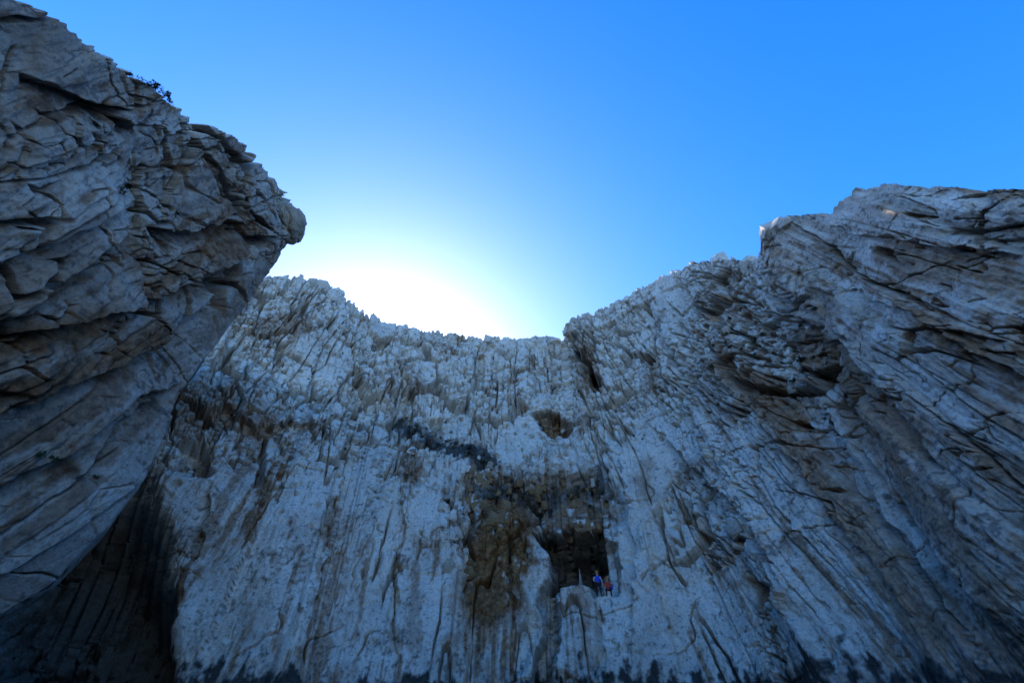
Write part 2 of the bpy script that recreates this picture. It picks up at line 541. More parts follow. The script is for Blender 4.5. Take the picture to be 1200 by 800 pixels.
damp = np.minimum(damp, 1 - 0.6 * ell(U, V, 704, 692, 36, 12, 0, 0.4))
Dn = D * damp * (1 + 0.25 * rightness) * (1 - 0.7 * sstep(0.94, 0.995, els))[:, None]

P = np.stack([X, Y, Z], -1) + N * Dn[..., None] + NH * (B - CAVE)[..., None]

# mineral colour: warm seep streaks, ochre rust, dark lichen; recess shade is painted into the dark channel
streak = fbm(SPc / 1.6, Z / 16, 5, 301, 0.6)
streak2 = fbm(SPc / 4.5 + 8, Z / 22, 4, 311, 0.55)
patch = fbm(S / 5, Z / 5, 4, 321, 0.6)
fine = fbm(S / 0.8, Z / 1.2, 4, 331, 0.6)
low = sstep(430, 640, V)
brown = sstep(0.18, 0.60, streak * 0.8 + streak2 * 0.7 - 0.35 + 0.30 * low + 0.62 * rightness + 0.25 * sstep(46, 58, AZ) + 0.2 * fine)
hair = fbm(SPc / 0.35, Z / 4.5, 3, 351, 0.6)
brown = np.maximum(brown * sstep(-0.9, 0.5, hair + 0.6 * fine), 0.42 * rightness * sstep(-0.6, 0.4, patch + streak))
brown = np.maximum(brown * 0.85, 0.5 * sstep(0.45, 0.9, patch + 0.4 * fine))
for (x0, y0, x1, y1, w, a) in ((860, 430, 960, 560, 26, .9), (960, 560, 1110, 760, 24, .8), (950, 400, 1080, 520, 26, .8), (1000, 480, 1190, 690, 30, .8),
                               (1060, 300, 1200, 330, 20, .7), (1090, 380, 1200, 440, 22, .9), (980, 440, 1200, 560, 20, .7),
                               (250, 600, 200, 720, 9, .8), (330, 540, 290, 620, 6, .9), (400, 590, 370, 780, 9, .7), (310, 500, 240, 620, 9, .7),
                               (540, 740, 545, 640, 10, .5), (680, 700, 690, 790, 10, .6), (300, 380, 345, 378, 16, .6), (210, 480, 300, 490, 26, .7),
                               (1100, 700, 1200, 790, 24, .6), (905, 470, 1010, 640, 9, .7), (430, 640, 410, 760, 8, .7), (480, 640, 482, 760, 6, .5)):
    dd, sd_, al = segdist(UU, VV, [(x0, y0), (x1, y1)])
    brown = np.maximum(brown, a * sstep(w * 1.5, w * 0.3, dd + 14 * streak + 9 * fine))
ochre = 1.0 * ell(UU + 8 * fine, VV + 5 * streak, 586, 652, 40, 92, 8, 0.22)
ochre = np.maximum(ochre, 0.85 * ell(UU + 5 * fine, VV, 665, 592, 55, 34, 0, 0.4) * sstep(-0.5, 0.3, fine + 0.3))
ochre = np.maximum(ochre, 0.95 * ell(UU, VV, 650, 500, 19, 16, 0, 0.3))
for (cx, cy, rx, ry, a) in ((484, 550, 9, 28, .7), (970, 355, 26, 20, .55), (848, 326, 18, 8, .6), (985, 452, 20, 14, .4), (480, 100, 1, 1, 0), (1012, 372, 14, 12, .5), (688, 425, 14, 30, .8),
                            (755, 560, 10, 30, .5), (830, 548, 40, 7, .4), (612, 560, 14, 20, .5)):
    ochre = np.maximum(ochre, a * ell(UU + 5 * fine, VV, cx, cy, rx, ry, 0, 0.5))
ochre = ochre * sstep(-1.3, -0.5, fine + 0.4 * streak)
ochre = np.maximum(ochre, 0.75 * cave)  # ochre also dims the cave interior
lich = 0.85 * sstep(0.40, 0.75, fbm(S / 0.45, Z / 0.42, 3, 341, 0.65) + 0.5 * patch - 0.08)
dd, sd_, al = segdist(UU, VV, [(470, 497), (520, 524), (570, 544)])
veg = 0.95 * sstep(17, 6, dd + 7 * fine)
dd, sd_, al = segdist(UU, VV, [(560, 576), (640, 582), (700, 560)])
veg = np.maximum(veg, 0.8 * sstep(15, 4, dd + 8 * fine))
veg = np.maximum(veg, 0.6 * ell(UU + 8 * fine, VV, 930, 405, 34, 24, 20, 0.5) * sstep(-0.2, 0.3, fine))
tide = sstep(6.0, 4.7, Z + 1.3 * fine + 0.7 * patch + 0.5 * streak + 0.4 * hair + 1.6 * rightness)          # wet algae zone above the water
darkm = np.maximum(np.maximum(lich * 0.7, veg), tide)
darkm = np.maximum(darkm, 0.8 * hol)  # shade of the hollow painted into the rock colour
darkm = np.maximum(darkm, 0.75 * cave)  # cave interior darkened in colour, as shade
stain_shade = np.stack([brown, ochre, darkm], -1)

Pn, ntop = add_top(P, N, 2.0 * fbm(S[-1] / 3, S[-1] * 0, 3, 401), 0.85)
stn = np.concatenate([stain_shade, np.repeat(stain_shade[-1:] * 0.4, ntop, 0)], 0)
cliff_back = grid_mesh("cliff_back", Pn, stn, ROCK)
cliff_back["kind"] = "structure"
cliff_back["label"] = "pale grey limestone cliff wall curving round the cove"
BACK = (P, N, U, V)

# ================================================================ left buttress wall
azl = columns([(-158, -100, 0.8), (-100, -84, 3), (-84, -39.5, 14.5)])
edge_n = 90                                     # columns that turn the corner and run back to the main wall
top = [azel(*p) for p in [(-120, -60), (0, -4), (30, 8), (62, 18), (92, 42), (120, 64), (150, 86), (185, 108), (214, 136), (250, 152), (285, 170), (304, 188),
                          (322, 206), (338, 232)]]
tx = np.array([-158, -120, -95] + [p[0] for p in top] + [-39.5])
ty = np.array([12, 28, 40] + [p[1] for p in top] + [49.0])  # first values: unseen wall behind the camera, shaped to cut sky light
o_ = np.argsort(tx)
tel = np.interp(azl, tx[o_], ty[o_])
tel = tel + 0.9 * (0.32 * gn(azl * 0.8, azl * 0 + 3, 13) + 0.30 * gn(azl * 2.1, azl * 0 + 5, 14) + 0.25 * np.round(2 * gn(azl * 1.3, azl * 0 + 9, 16)) / 2 + 0.1 * gn(azl * 6, azl * 0, 18))
Rl = np.interp(azl, [-158, -120, -100, -84, -70, -55, -46, -41.5, -39.5], [34, 24, 20, 20, 21.5, 23.5, 25.3, 26.6, 27.6])
Rlt = np.interp(azl, [-158, -120, -100, -84, -70, -55, -46, -41.5, -39.5], [34, 22, 15.5, 14.5, 16, 19.5, 23, 25.8, 27.5])
# corner columns
tt = np.linspace(0, 1, edge_n + 1)[1:]
az_e = -39.5 - 9.0 * tt ** 1.6
azl2 = np.concatenate([azl, az_e])
Rl2 = np.concatenate([Rl, 27.6 + 22 * tt])
Rlt2 = np.concatenate([Rlt, 27.5 + 22 * tt])
tel2 = np.concatenate([tel, np.interp(tt, [0, 0.15, 1], [49.0, 46, 33])])
NRL = 600
els = np.linspace(0, 1, NRL)
lo = -6.0
ELl = lo + (tel2[None, :] - lo) * els[:, None]
# the corner is nearly plumb: shift it with height as in the photograph
ex, ey = zip(*sorted((azel(*p)[1], azel(*p)[0]) for p in [(350, 262), (345, 275), (326, 290), (305, 325), (285, 360), (255, 405), (215, 460), (209, 490), (168, 562), (125, 615), (60, 680), (0, 718)]))
ex = np.array((-6.0, 3.0) + ex + (60.0,)); ey = np.array((-47.0, -46.0) + ey + (ey[-1],))
shift = np.interp(ELl, ex, ey) - (-39.5)
wcol = np.concatenate([sstep(-60, -41, azl), np.ones(edge_n)])
AZl = azl2[None, :] + shift * wcol[None, :]
g = els[:, None] ** 1.2
Rg = Rl2[None, :] + (Rlt2 - Rl2)[None, :] * g
Rg = Rg + 0.9 * np.sin(np.pi * np.clip(els, 0, 1))[:, None] * -1.0
Xl = Rg * np.sin(np.radians(AZl)); Yl = Rg * np.cos(np.radians(AZl)); Zl = CAMZ + Rg * np.tan(np.radians(ELl))
# the corner columns keep their height while running back
Zc = Zl[:, len(azl) - 1][:, None]
drop = np.interp(tt, [0, 0.2, 1], [0, 0.3, 4.0])[None, :] * els[:, None]
Zl[:, len(azl):] = Zc - drop
Ul, Vl = project(Xl, Yl, Zl)
arc = np.concatenate([np.radians(azl) * 24.0, np.radians(-39.5) * 24.0 + 22 * tt])
Sl = np.broadcast_to(arc[None, :], Xl.shape) + 200.0
Nl = normals(Xl, Yl, Zl)
# normals of the return face look east, across the cove
ret = np.zeros(Xl.shape[1]); ret[len(azl):] = 1
sgn = np.where((ret[None, :] > 0) & (Nl[..., 0] < 0), -1.0, 1.0)
Nl = Nl * sgn[..., None]
# soften the fold
kk = 9
pad = np.pad(Nl, ((0, 0), (kk, kk), (0, 0)), mode='edge')
Nl = sum(pad[:, i:i + Nl.shape[1]] for i in range(2 * kk + 1)) / (2 * kk + 1)
Nl /= np.linalg.norm(Nl, axis=2)[..., None]

nzl = fbm(Sl / 2.5, Zl / 2.5, 4, 501)
UUl = Ul + 7 * nzl; VVl = Vl + 7 * fbm(Sl / 2.5 + 31, Zl / 2.5, 4, 521)
blk = 0.34 + 0.42 * sstep(0.62, 0.9, els[:, None] + 0.1 * nzl) * sstep(30, 200, Ul)
leanl = 0.30 + 0 * Ul
Dl, SPl, wl1, wl2 = detail(Sl, Zl, leanl, blk, 0.78 + 0 * Xl, 100)
Bl = np.zeros_like(Dl)
for pts, a in (([(-40, 385), (40, 325), (95, 290), (148, 262)], 1.5), ([(-30, 400), (60, 372), (170, 345), (245, 318), (300, 280)], 1.3), ([(160, 265), (215, 268), (250, 258), (305, 262)], 1.1),
               ([(0, 480), (90, 440), (190, 400), (260, 330)], 1.2), ([(-20, 590), (60, 540), (150, 470), (215, 445)], 1.0), ([(0, 300), (60, 270), (130, 240)], 0.5),
               ([(20, 85), (60, 100), (120, 125), (150, 160)], 0.8), ([(90, 560), (140, 500), (200, 455)], 0.8)):
    dd, sd_, al = segdist(UUl, VVl, pts)
    Bl += a * np.where(sd_ < 0, 0.35 * np.exp(-dd / 60), -0.75 * np.exp(-dd / 14)) * sstep(0, 0.12, al) * sstep(1, 0.88, al)
wd = np.concatenate([np.ones(len(azl)), np.interp(tt, [0, .05, 1], [1, 1, 1])])
edge_d = np.abs(np.arange(Xl.shape[1]) - len(azl))
calm = np.interp(edge_d, [0, 25, 80], [0.55, 0.8, 1.0])[None, :]
Pl = np.stack([Xl, Yl, Zl], -1) + Nl * ((Dl * 0.85 * calm * (1 - 0.55 * sstep(0.93, 0.995, els))[:, None]) + Bl)[..., None]

st1 = fbm(SPl / 1.6, Zl / 14, 5, 601, 0.6)
st2 = fbm(SPl / 4.5, Zl / 18, 4, 611, 0.55)
fnl = fbm(Sl / 0.8, Zl / 1.2, 4, 631, 0.6)
ptl = fbm(Sl / 5, Zl / 5, 4, 621, 0.6)
br = 0.9 * sstep(0.15, 0.8, st1 * 0.8 + st2 * 0.7 + 0.16 + 0.35 * fnl) * sstep(-0.9, 0.5, fbm(SPl / 0.35, Zl / 4.5, 3, 651, 0.6) + 0.6 * fnl)
for (x0, y0, x1, y1, w, a) in ((-40, 410, 120, 370, 34, 1.0), (-40, 475, 170, 400, 34, 1.0), (170, 330, 300, 265, 18, .95), (120, 360, 270, 310, 14, .8), (60, 500, 150, 440, 16, .8),
                               (90, 570, 190, 480, 12, .7), (250, 400, 320, 290, 14, .6), (0, 350, 90, 300, 8, .6), (-20, 540, 120, 470, 14, .8), (0, 640, 120, 560, 10, .7), (60, 180, 200, 200, 12, .6), (0, 90, 120, 130, 14, .6)):
    dd, sd_, al = segdist(UUl, VVl, [(x0, y0), (x1, y1)])
    br = np.maximum(br, a * sstep(w * 1.4, w * 0.2, dd + 12 * st1 + 9 * fnl))
br = np.maximum(br, 0.40 * sstep(-0.6, 0.5, ptl + st2))
oc = 0.5 * ell(UUl + 6 * fnl, VVl, 250, 270, 45, 12, -15, 0.5)
lich_shade_l = 0.33 + 0.4 * sstep(0.45, 0.95, fbm(Sl / 0.33, Zl / 0.6, 3, 641, 0.7) + 0.5 * ptl)  # even dark base paints this wall's shade; the speckle is lichen
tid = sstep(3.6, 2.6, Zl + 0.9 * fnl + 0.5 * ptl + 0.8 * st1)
top_soil = 0.5 * sstep(0.80, 0.97, els[:, None] + 0.06 * fnl + 0.05 * ptl) * sstep(200, 60, Ul)
stl = np.stack([br, oc, np.maximum(np.maximum(lich_shade_l, tid), top_soil)], -1)
Pn, ntop = add_top(Pl, Nl, 2.0 * fbm(Sl[-1] / 3, Sl[-1] * 0, 3, 701))
stn = np.concatenate([stl, np.repeat(stl[-1:] * 0.5, ntop, 0)], 0)
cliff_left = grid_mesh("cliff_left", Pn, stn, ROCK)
cliff_left["kind"] = "structure"
cliff_left["label"] = "dark overhanging limestone buttress rising beside the cove"
LEFT = (Pl, Nl, Ul, Vl)


def project_pts(P):
    return project(P[..., 0], P[..., 1], P[..., 2])


UB, VB = project_pts(BACK[0])
UL, VL = project_pts(LEFT[0])
VISB = (UB > -60) & (UB < 1260) & (VB > 150) & (VB < 860)


def on_wall(px, py, wall='back'):
    """surface point and normal nearest to a picture position"""
    if wall == 'back':
        d = (UB - px) ** 2 + (VB - py) ** 2 + np.where(np.abs(AZ) < 75, 0, 1e9)
        i, j = np.unravel_index(np.argmin(d), d.shape)
        return Vector(BACK[0][i, j]), Vector(BACK[1][i, j])
    d = (UL - px) ** 2 + (VL - py) ** 2
    d[:, len(azl):] = 1e9
    d[:, :200] += 0
    i, j = np.unravel_index(np.argmin(d), d.shape)
    return Vector(LEFT[0][i, j]), Vector(LEFT[1][i, j])


# ================================================================ sea
def make_sea():
    m, nt, b = new_mat("sea_water")
    geo = nt.nodes.new("ShaderNodeNewGeometry")
    n = noise(nt, geo.outputs['Position'], 0.6, 5, 0.6)
    b.inputs['Base Color'].default_value = (0.01, 0.03, 0.045, 1)
    b.inputs['Roughness'].default_value = 0.12
    bu = nt.nodes.new("ShaderNodeBump")
    bu.inputs['Strength'].default_value = 0.5
    bu.inputs['Distance'].default_value = 0.3
    nt.links.new(n, bu.inputs['Height'])
    nt.links.new(bu.outputs[0], b.inputs['Normal'])
    me = bpy.data.meshes.new("sea")
    s = 3000.0
    me.from_pydata([(-s, -s, 0), (s, -s, 0), (s, s, 0), (-s, s, 0)], [], [(0, 1, 2, 3)])
    me.materials.append(m)
    o = bpy.data.objects.new("sea", me)
    COL.objects.link(o)
    o["kind"] = "structure"


make_sea()

# ================================================================ loose and jointed rock blocks of the walls
rnd = random.Random(11)


def hull_mesh(name, seed, mats, n=16, rough=0.06):
    r = random.Random(seed)
    bm = bmesh.new()
    for _ in range(n):
        v = Vector((r.uniform(-1, 1), r.uniform(-1, 1), r.uniform(-1, 1)))
        m = max(abs(v.x), abs(v.y), abs(v.z))
        v = v.normalized().lerp(v / m, 0.45) * r.uniform(0.85, 1.0)
        bm.verts.new(v)
    res = bmesh.ops.convex_hull(bm, input=bm.verts)
    bmesh.ops.delete(bm, geom=[g for g in res['geom_interior'] if isinstance(g, bmesh.types.BMVert)], context='VERTS')
    bmesh.ops.recalc_face_normals(bm, faces=bm.faces)
    me = bpy.data.meshes.new(name)
    bm.to_mesh(me)
    bm.free()
    for m in mats:
        me.materials.append(m)
    return me


BLOCKS = {k: [hull_mesh("rock_block", 40 + i, [m], 22) for i in range(10)] for k, m in (('pale', BLOCK), ('brown', BROWN_BLOCK), ('grey', GREY_BLOCK))}


def put_block(p, n, size, parent, sink=0.25, stretch=1.0, name="rock_block", kind='pale'):
    o = bpy.data.objects.new(name, rnd.choice(BLOCKS[kind]))
    COL.objects.link(o)
    o.parent = parent
    o.location = p - n * size * sink
    o.scale = (size * rnd.uniform(0.7, 1.1), size * rnd.uniform(0.7, 1.1), size * stretch * rnd.uniform(0.8, 1.2))
    o.rotation_euler = (rnd.uniform(-0.4, 0.4), rnd.uniform(-0.4, 0.4), rnd.uniform(0, 6.28))
    return o


def scatter(x0, y0, x1, y1, spread, n):
    for _ in range(n):
        t = rnd.random()
        yield x0 + (x1 - x0) * t + rnd.gauss(0, spread), y0 + (y1 - y0) * t + rnd.gauss(0, spread)


for seg, n, s0, s1 in (((480, 525, 600, 560, 7), 34, 0.25, 0.6), ((540, 580, 575, 600, 14), 18, 0.35, 0.8), ((560, 570, 715, 575, 14), 44, 0.2, 0.55),
                       ((860, 400, 960, 430, 22), 40, 0.2, 0.5), ((640, 612, 705, 608, 6), 14, 0.25, 0.5), ((520, 600, 548, 660, 10), 14, 0.4, 0.8),
                       ((790, 545, 900, 620, 16), 20, 0.3, 0.7)):
    for x, y in scatter(*seg, n):
        p, nn = on_wall(x, y)
        rust = 548 < x < 730 and y > 552
        put_block(p, nn, rnd.uniform(s0, s1), cliff_back, 0.45, 1.25, kind='brown' if rust and rnd.random() < 0.95 else ('grey' if rnd.random() < 0.4 else 'pale'))
# crags along the rim
rim_px = [(330, 321), (372, 326), (398, 334), (450, 375), (520, 391), (560, 394), (600, 396), (640, 391), (674, 377), (720, 359), (780, 324), (812, 309), (845, 302), (884, 306)]
for i in range(len(rim_px) - 1):
    for x, y in scatter(*rim_px[i], *rim_px[i + 1], 3, 4):
        p, nn = on_wall(x, y + 4)
        put_block(p, nn, 0.3 + 1.1 * rnd.random() ** 2.5, cliff_back, 0.6, 1.0)
# sunlit blocks on the shoulder of the right wall
for x, y, sz in ((898, 276, .5), (899, 271, .6), (902, 267, .65), (906, 266, .7), (911, 263, .6), (917, 260, .6), (923, 257, .5)):
    p, nn = on_wall(x, y + 3)
    put_block(p + Vector((-0.1, 0.1, 0.15)), nn, sz * 1.15, cliff_back, 0.15)
# nose of the left buttress
p, nn = on_wall(334, 262, 'left')
nose_c = Vector(ray(336, 262)).normalized() * ((p - Vector((0, 0, CAMZ))).length + 0.6) + Vector((0, 0, CAMZ))
bm = bmesh.new()
bmesh.ops.create_icosphere(bm, subdivisions=5, radius=1.0)
co = np.array([v.co[:] for v in bm.verts])
rr = 1 + 0.10 * fbm(co[:, 0] * 1.3 + co[:, 2], co[:, 1] * 1.3 - co[:, 2] * .7, 4, 801) 
f1, e, rid, tilt = voro(co[:, 0] * 1.3 + 0.6 * co[:, 2], co[:, 1] * 1.3 + co[:, 2] * 0.9, 805)
rr = rr + 0.10 * (rid - 0.5) + 0.12 * tilt - 0.10 * (1 - sstep(0.02, 0.12, e))
for v, k in zip(bm.verts, rr):
    v.co *= float(k)
me = bpy.data.meshes.new("nose_boulder")
bm.to_mesh(me); bm.free()
me.materials.append(GREY_BLOCK)
me.polygons.foreach_set("use_smooth", [True] * len(me.polygons))
o = bpy.data.objects.new("nose_boulder", me)
COL.objects.link(o)
o.parent = cliff_left
o.location = nose_c
o.scale = (1.35, 1.6, 1.55)
for x, y, sz in ((331, 245, 1.0), (326, 226, 0.8), (300, 300, .8), (210, 300, .7), (270, 205, .6), (297, 235, .7)):
    p, nn = on_wall(x, y, 'left')
    put_block(p, nn, sz, cliff_left, 0.6, kind='grey')

# ================================================================ shrubs
LEAF = flat_mat("shrub_leaf", (0.022, 0.035, 0.016), (0.06, 0.075, 0.03), 3.0)
LEAF2 = flat_mat("dry_leaf", (0.035, 0.036, 0.024), (0.085, 0.08, 0.05), 3.0)
TWIG = flat_mat("twig", (0.05, 0.04, 0.03), (0.09, 0.07, 0.05))


def shrub_mesh(seed, leaf, n):
    r = random.Random(seed)
    vs, fs, mi = [], [], []
    tips = []
    for k in range(7):
        a = r.uniform(0, 6.28); t = r.uniform(0.1, 0.9)
        d = Vector((math.cos(a) * t, math.sin(a) * t, r.uniform(0.45, 0.95)))
        tips.append(d)
        side = d.cross(Vector((0, 0, 1))).normalized() * 0.025
        i = len(vs)
        vs += [-side + Vector((0, 0, -0.05)), side + Vector((0, 0, -0.05)), d * 0.8 + side * 0.3, d * 0.8 - side * 0.3]
        fs.append((i, i + 1, i + 2, i + 3)); mi.append(1)
    for k in range(n):
        c = r.choice(tips) * r.uniform(0.55, 1.05) + Vector((r.gauss(0, .12), r.gauss(0, .12), r.gauss(0, .10)))
        u = Vector((r.gauss(0, 1), r.gauss(0, 1), r.gauss(0, 1))).normalized()
        w = u.orthogonal().normalized()
        L = r.uniform(0.09, 0.20)
        i = len(vs)
        vs += [c - u * L, c + w * L * 0.45, c + u * L, c - w * L * 0.45]
        fs.append((i, i + 1, i + 2, i + 3)); mi.append(0)
    me = bpy.data.meshes.new("shrub")
    me.from_pydata([tuple(v) for v in vs], [], fs)
    me.polygons.foreach_set("material_index", mi)
    me.materials.append(leaf); me.materials.append(TWIG)
    return me


GREEN = [shrub_mesh(100 + i, LEAF, 110) for i in range(4)]
DRY = [shrub_mesh(120 + i, LEAF2, 110) for i in range(4)]


def put_shrub(name, x, y, size, label, group, meshes, wall='back', lift=0.0):
    p, nn = on_wall(x, y, wall)
    o = bpy.data.objects.new(name, rnd.choice(meshes))
    COL.objects.link(o)
    out = Vector((nn.x, nn.y, 0)).normalized()
    o.location = p + Vector((0, 0, lift))
    up = (Vector((0, 0, 1)) + out * 0.7).normalized()
    q = Vector((0, 0, 1)).rotation_difference(up)
    o.rotation_mode = 'QUATERNION'
    from mathutils import Quaternion
    o.rotation_quaternion = q @ Quaternion((0, 0, 1), rnd.uniform(0, 6.28))
    k = size * rnd.uniform(0.8, 1.2)
    o.scale = (k * rnd.uniform(0.8, 1.2), k, k * rnd.uniform(0.7, 1.0))
    o["label"] = label
    o["category"] = "shrub"
    o["group"] = group


for x, y in scatter(470, 495, 585, 546, 5, 40):
    put_shrub("ledge_shrub", x, y, rnd.uniform(0.35, 0.65), "low dark shrub on the sloping ledge above the rusty rock slab", "shrubs along the sloping ledge", DRY)
for x, y in scatter(560, 578, 710, 578, 8, 30):
    put_shrub("cave_shrub", x, y, rnd.uniform(0.3, 0.65), "dark scrubby shrub on the brown rubble just above the cave mouth", "shrubs above the cave mouth", DRY)
for x, y in scatter(820, 400, 960, 420, 20, 46):
    put_shrub("slope_shrub", x, y, rnd.uniform(0.25, 0.55), "small green shrub on the broken slope of the brown streaked wall", "shrubs on the broken slope", GREEN)
for _ in range(80):
    x = rnd.uniform(270, 800); y = rnd.uniform(400, 540)
    put_shrub("cliff_tuft", x, y, rnd.uniform(0.14, 0.34), "tiny dark plant tuft rooted in a crack of the pale upper wall", "tufts in cracks of the upper wall", GREEN if rnd.random() < .6 else DRY)
for x, y, sz in ((160, 95, .25), (168, 99, .3), (176, 104, .35), (184, 109, .4), (190, 114, .35), (196, 120, .3), (150, 88, .22)):
    put_shrub("rim_shrub", x, y, sz, "dark shrub on the skyline rim of the overhanging buttress", "shrubs on the rim of the overhanging buttress", GREEN, 'left', 0.1)
for x, y in ((145, 220), (140, 226), (288, 235), (293, 230), (80, 195), (205, 250), (60, 540), (70, 535), (40, 535), (110, 560), (250, 195), (30, 255)):
    put_shrub("buttress_tuft", x, y, rnd.uniform(0.2, 0.4), "small plant tuft clinging to the face of the overhanging buttress", "tufts on the face of the overhanging buttress", GREEN, 'left')

# ================================================================ climbers at the cave
def cloth(name, c, rough=0.85):
    k = [v * 0.75 for v in c]
    return flat_mat(name, k, c, 14.0, rough)


SKIN = cloth("skin", (0.50, 0.30, 0.20), 0.6)
BLUE = cloth("blue_cloth", (0.03, 0.07, 0.55))
PALE = cloth("pale_cloth", (0.50, 0.44, 0.55))
RED = cloth("red_cloth", (0.50, 0.06, 0.03))
DARKC = cloth("dark_cloth", (0.030, 0.018, 0.022))
SHOE = cloth("shoe", (0.03, 0.03, 0.03))
ORANGE = cloth("orange_plastic", (0.75, 0.22, 0.03), 0.4)
STRAP = cloth("strap", (0.05, 0.05, 0.06))
WOOD = flat_mat("bleached_wood", (0.28, 0.25, 0.22), (0.45, 0.42, 0.38), 12.0)


def figure(name, joints, bones, mats, region):
    """one continuous skinned body. joints: name -> (pos, radius); region: joint name -> material index"""
    names = list(joints)
    me = bpy.data.meshes.new(name)
    ids = {n: i for i, n in enumerate(names)}
    me.from_pydata([joints[n][0] for n in names], [(ids[a], ids[b]) for a, b in bones], [])
    o = bpy.data.objects.new(name, me)
    COL.objects.link(o)
    m = o.modifiers.new("skin", 'SKIN')
    m.branch_smoothing = 0.3
    sk = me.skin_vertices[0].data
    for n in names:
        r_ = joints[n][1]
        sk[ids[n]].radius = (r_, r_) if not isinstance(r_, tuple) else r_
        sk[ids[n]].use_root = (n == 'pelvis')
    o.modifiers.new("sub", 'SUBSURF').levels = 2
    dg = bpy.context.evaluated_depsgraph_get()
    new = bpy.data.meshes.new_from_object(o.evaluated_get(dg))
    o.modifiers.clear()
    o.data = new
    new.materials.clear()
    for mm in mats:
        new.materials.append(mm)
    segs = [(Vector(joints[a][0]), Vector(joints[b][0]), region[b]) for a, b in bones]
    for p in new.polygons:
        best = 1e9
        for a, b, mi in segs:
            ab = b - a
            t = max(0, min(1, (p.center - a).dot(ab) / ab.length_squared))
            d = (a + ab * t - p.center).length
            if d < best:
                best = d; p.material_index = mi
        p.use_smooth = True
    return o


def add_hand(J, B, reg, wrist, side, direction, mi):
    """palm and five bent fingers"""
    w = Vector(J[wrist][0]); d = Vector(direction).normalized()
    across = d.cross(Vector((0, 1, 0.2))).normalized()
    pal = w + d * 0.075
    J[side + 'palm'] = (tuple(pal), 0.032); B.append((wrist, side + 'palm')); reg[side + 'palm'] = mi
    curl = Vector((0, -0.4, -0.3))
    for k, (off, ln) in enumerate(((-0.03, 0.07), (-0.01, 0.085), (0.01, 0.08), (0.03, 0.06))):
        a = pal + across * off + d * ln * 0.55
        b = a + (d + curl).normalized() * ln * 0.5
        J[f'{side}f{k}a'] = (tuple(a), 0.010); J[f'{side}f{k}b'] = (tuple(b), 0.008)
        B += [(side + 'palm', f'{side}f{k}a'), (f'{side}f{k}a', f'{side}f{k}b')]
        reg[f'{side}f{k}a'] = mi; reg[f'{side}f{k}b'] = mi
    t = w + d * 0.05 + across * -0.055
    J[side + 'th'] = (tuple(t), 0.011); B.append((side + 'palm', side + 'th')); reg[side + 'th'] = mi


def base_joints(hz, lean_y, arm, leg, mats_idx):
    """faces -Y; hz hip height"""
    sk, topm, slv, tr, sh = mats_idx
    J, B, G = {}, [], {}
    def j(n, p, r_, par, mi):
        J[n] = (p, r_)
        if par: B.append((par, n))
        G[n] = mi
    j('pelvis', (0, 0, hz), (0.15, 0.11), None, tr)
    j('waist', (0, lean_y * .3, hz + .16), (0.135, 0.10), 'pelvis', topm)
    j('chest', (0, lean_y * .8, hz + .36), (0.165, 0.12), 'waist', topm)
    j('collar', (0, lean_y, hz + .50), (0.09, 0.075), 'chest', topm)
    j('neck', (0, lean_y - .01, hz + .57), 0.052, 'collar', sk)
    j('jaw', (0, lean_y - .035, hz + .63), 0.07, 'neck', sk)
    j('head', (0, lean_y - .03, hz + .71), 0.092, 'jaw', sk)
    j('crown', (0, lean_y - .02, hz + .79), 0.065, 'head', sk)
    j('nose', (0, lean_y - .135, hz + .685), 0.014, 'head', sk)
    for s, sn in ((-1, 'l'), (1, 'r')):
        j(sn + 'ear', (s * .098, lean_y - .02, hz + .69), 0.016, 'head', sk)
        j(sn + 'sho', (s * .185, lean_y, hz + .46), 0.07, 'chest', topm)
        (ex_, ey_, ez_), (wx, wy, wz) = arm[sn]
        j(sn + 'elb', (s * ex_, ey_, hz + ez_), 0.046, sn + 'sho', slv)
        j(sn + 'wri', (s * wx, wy, hz + wz), 0.031, sn + 'elb', slv)
        hd = Vector((s * (wx - ex_), wy - ey_, wz - ez_))
        (kx, ky, kz), (ax, ay, az_) = leg[sn]
        j(sn + 'hip', (s * .095, 0, hz - .06), 0.095, 'pelvis', tr)
        j(sn + 'kne', (s * kx, ky, kz), 0.062, sn + 'hip', tr)
        j(sn + 'cal', (s * (kx * .6 + ax * .4), ky * .6 + ay * .4 + .02, kz * .6 + az_ * .4), 0.058, sn + 'kne', tr)
        j(sn + 'ank', (s * ax, ay, az_), 0.042, sn + 'cal', tr)
        j(sn + 'hee', (s * ax, ay + .05, .045), 0.042, sn + 'ank', sh)
        j(sn + 'toe', (s * (ax + .03), ay - .17, .035), 0.035, sn + 'ank', sh)
        add_hand(J, B, G, sn + 'wri', sn, hd, sk)
    return J, B, G


def helmet(parent, c, mat):
    bm = bmesh.new()
    bmesh.ops.create_uvsphere(bm, u_segments=20, v_segments=12, radius=0.125)
    for v in bm.verts:
        v.co.y *= 1.15
        if v.co.z < 0:
            v.co.z *= 0.12
            v.co.x *= 1.06; v.co.y *= 1.10
    me = bpy.data.meshes.new("helmet")
    bm.to_mesh(me); bm.free()
    me.polygons.foreach_set("use_smooth", [True] * len(me.polygons))
    me.materials.append(mat)
    o = bpy.data.objects.new("helmet", me)
    COL.objects.link(o); o.parent = parent; o.location = c
    return o


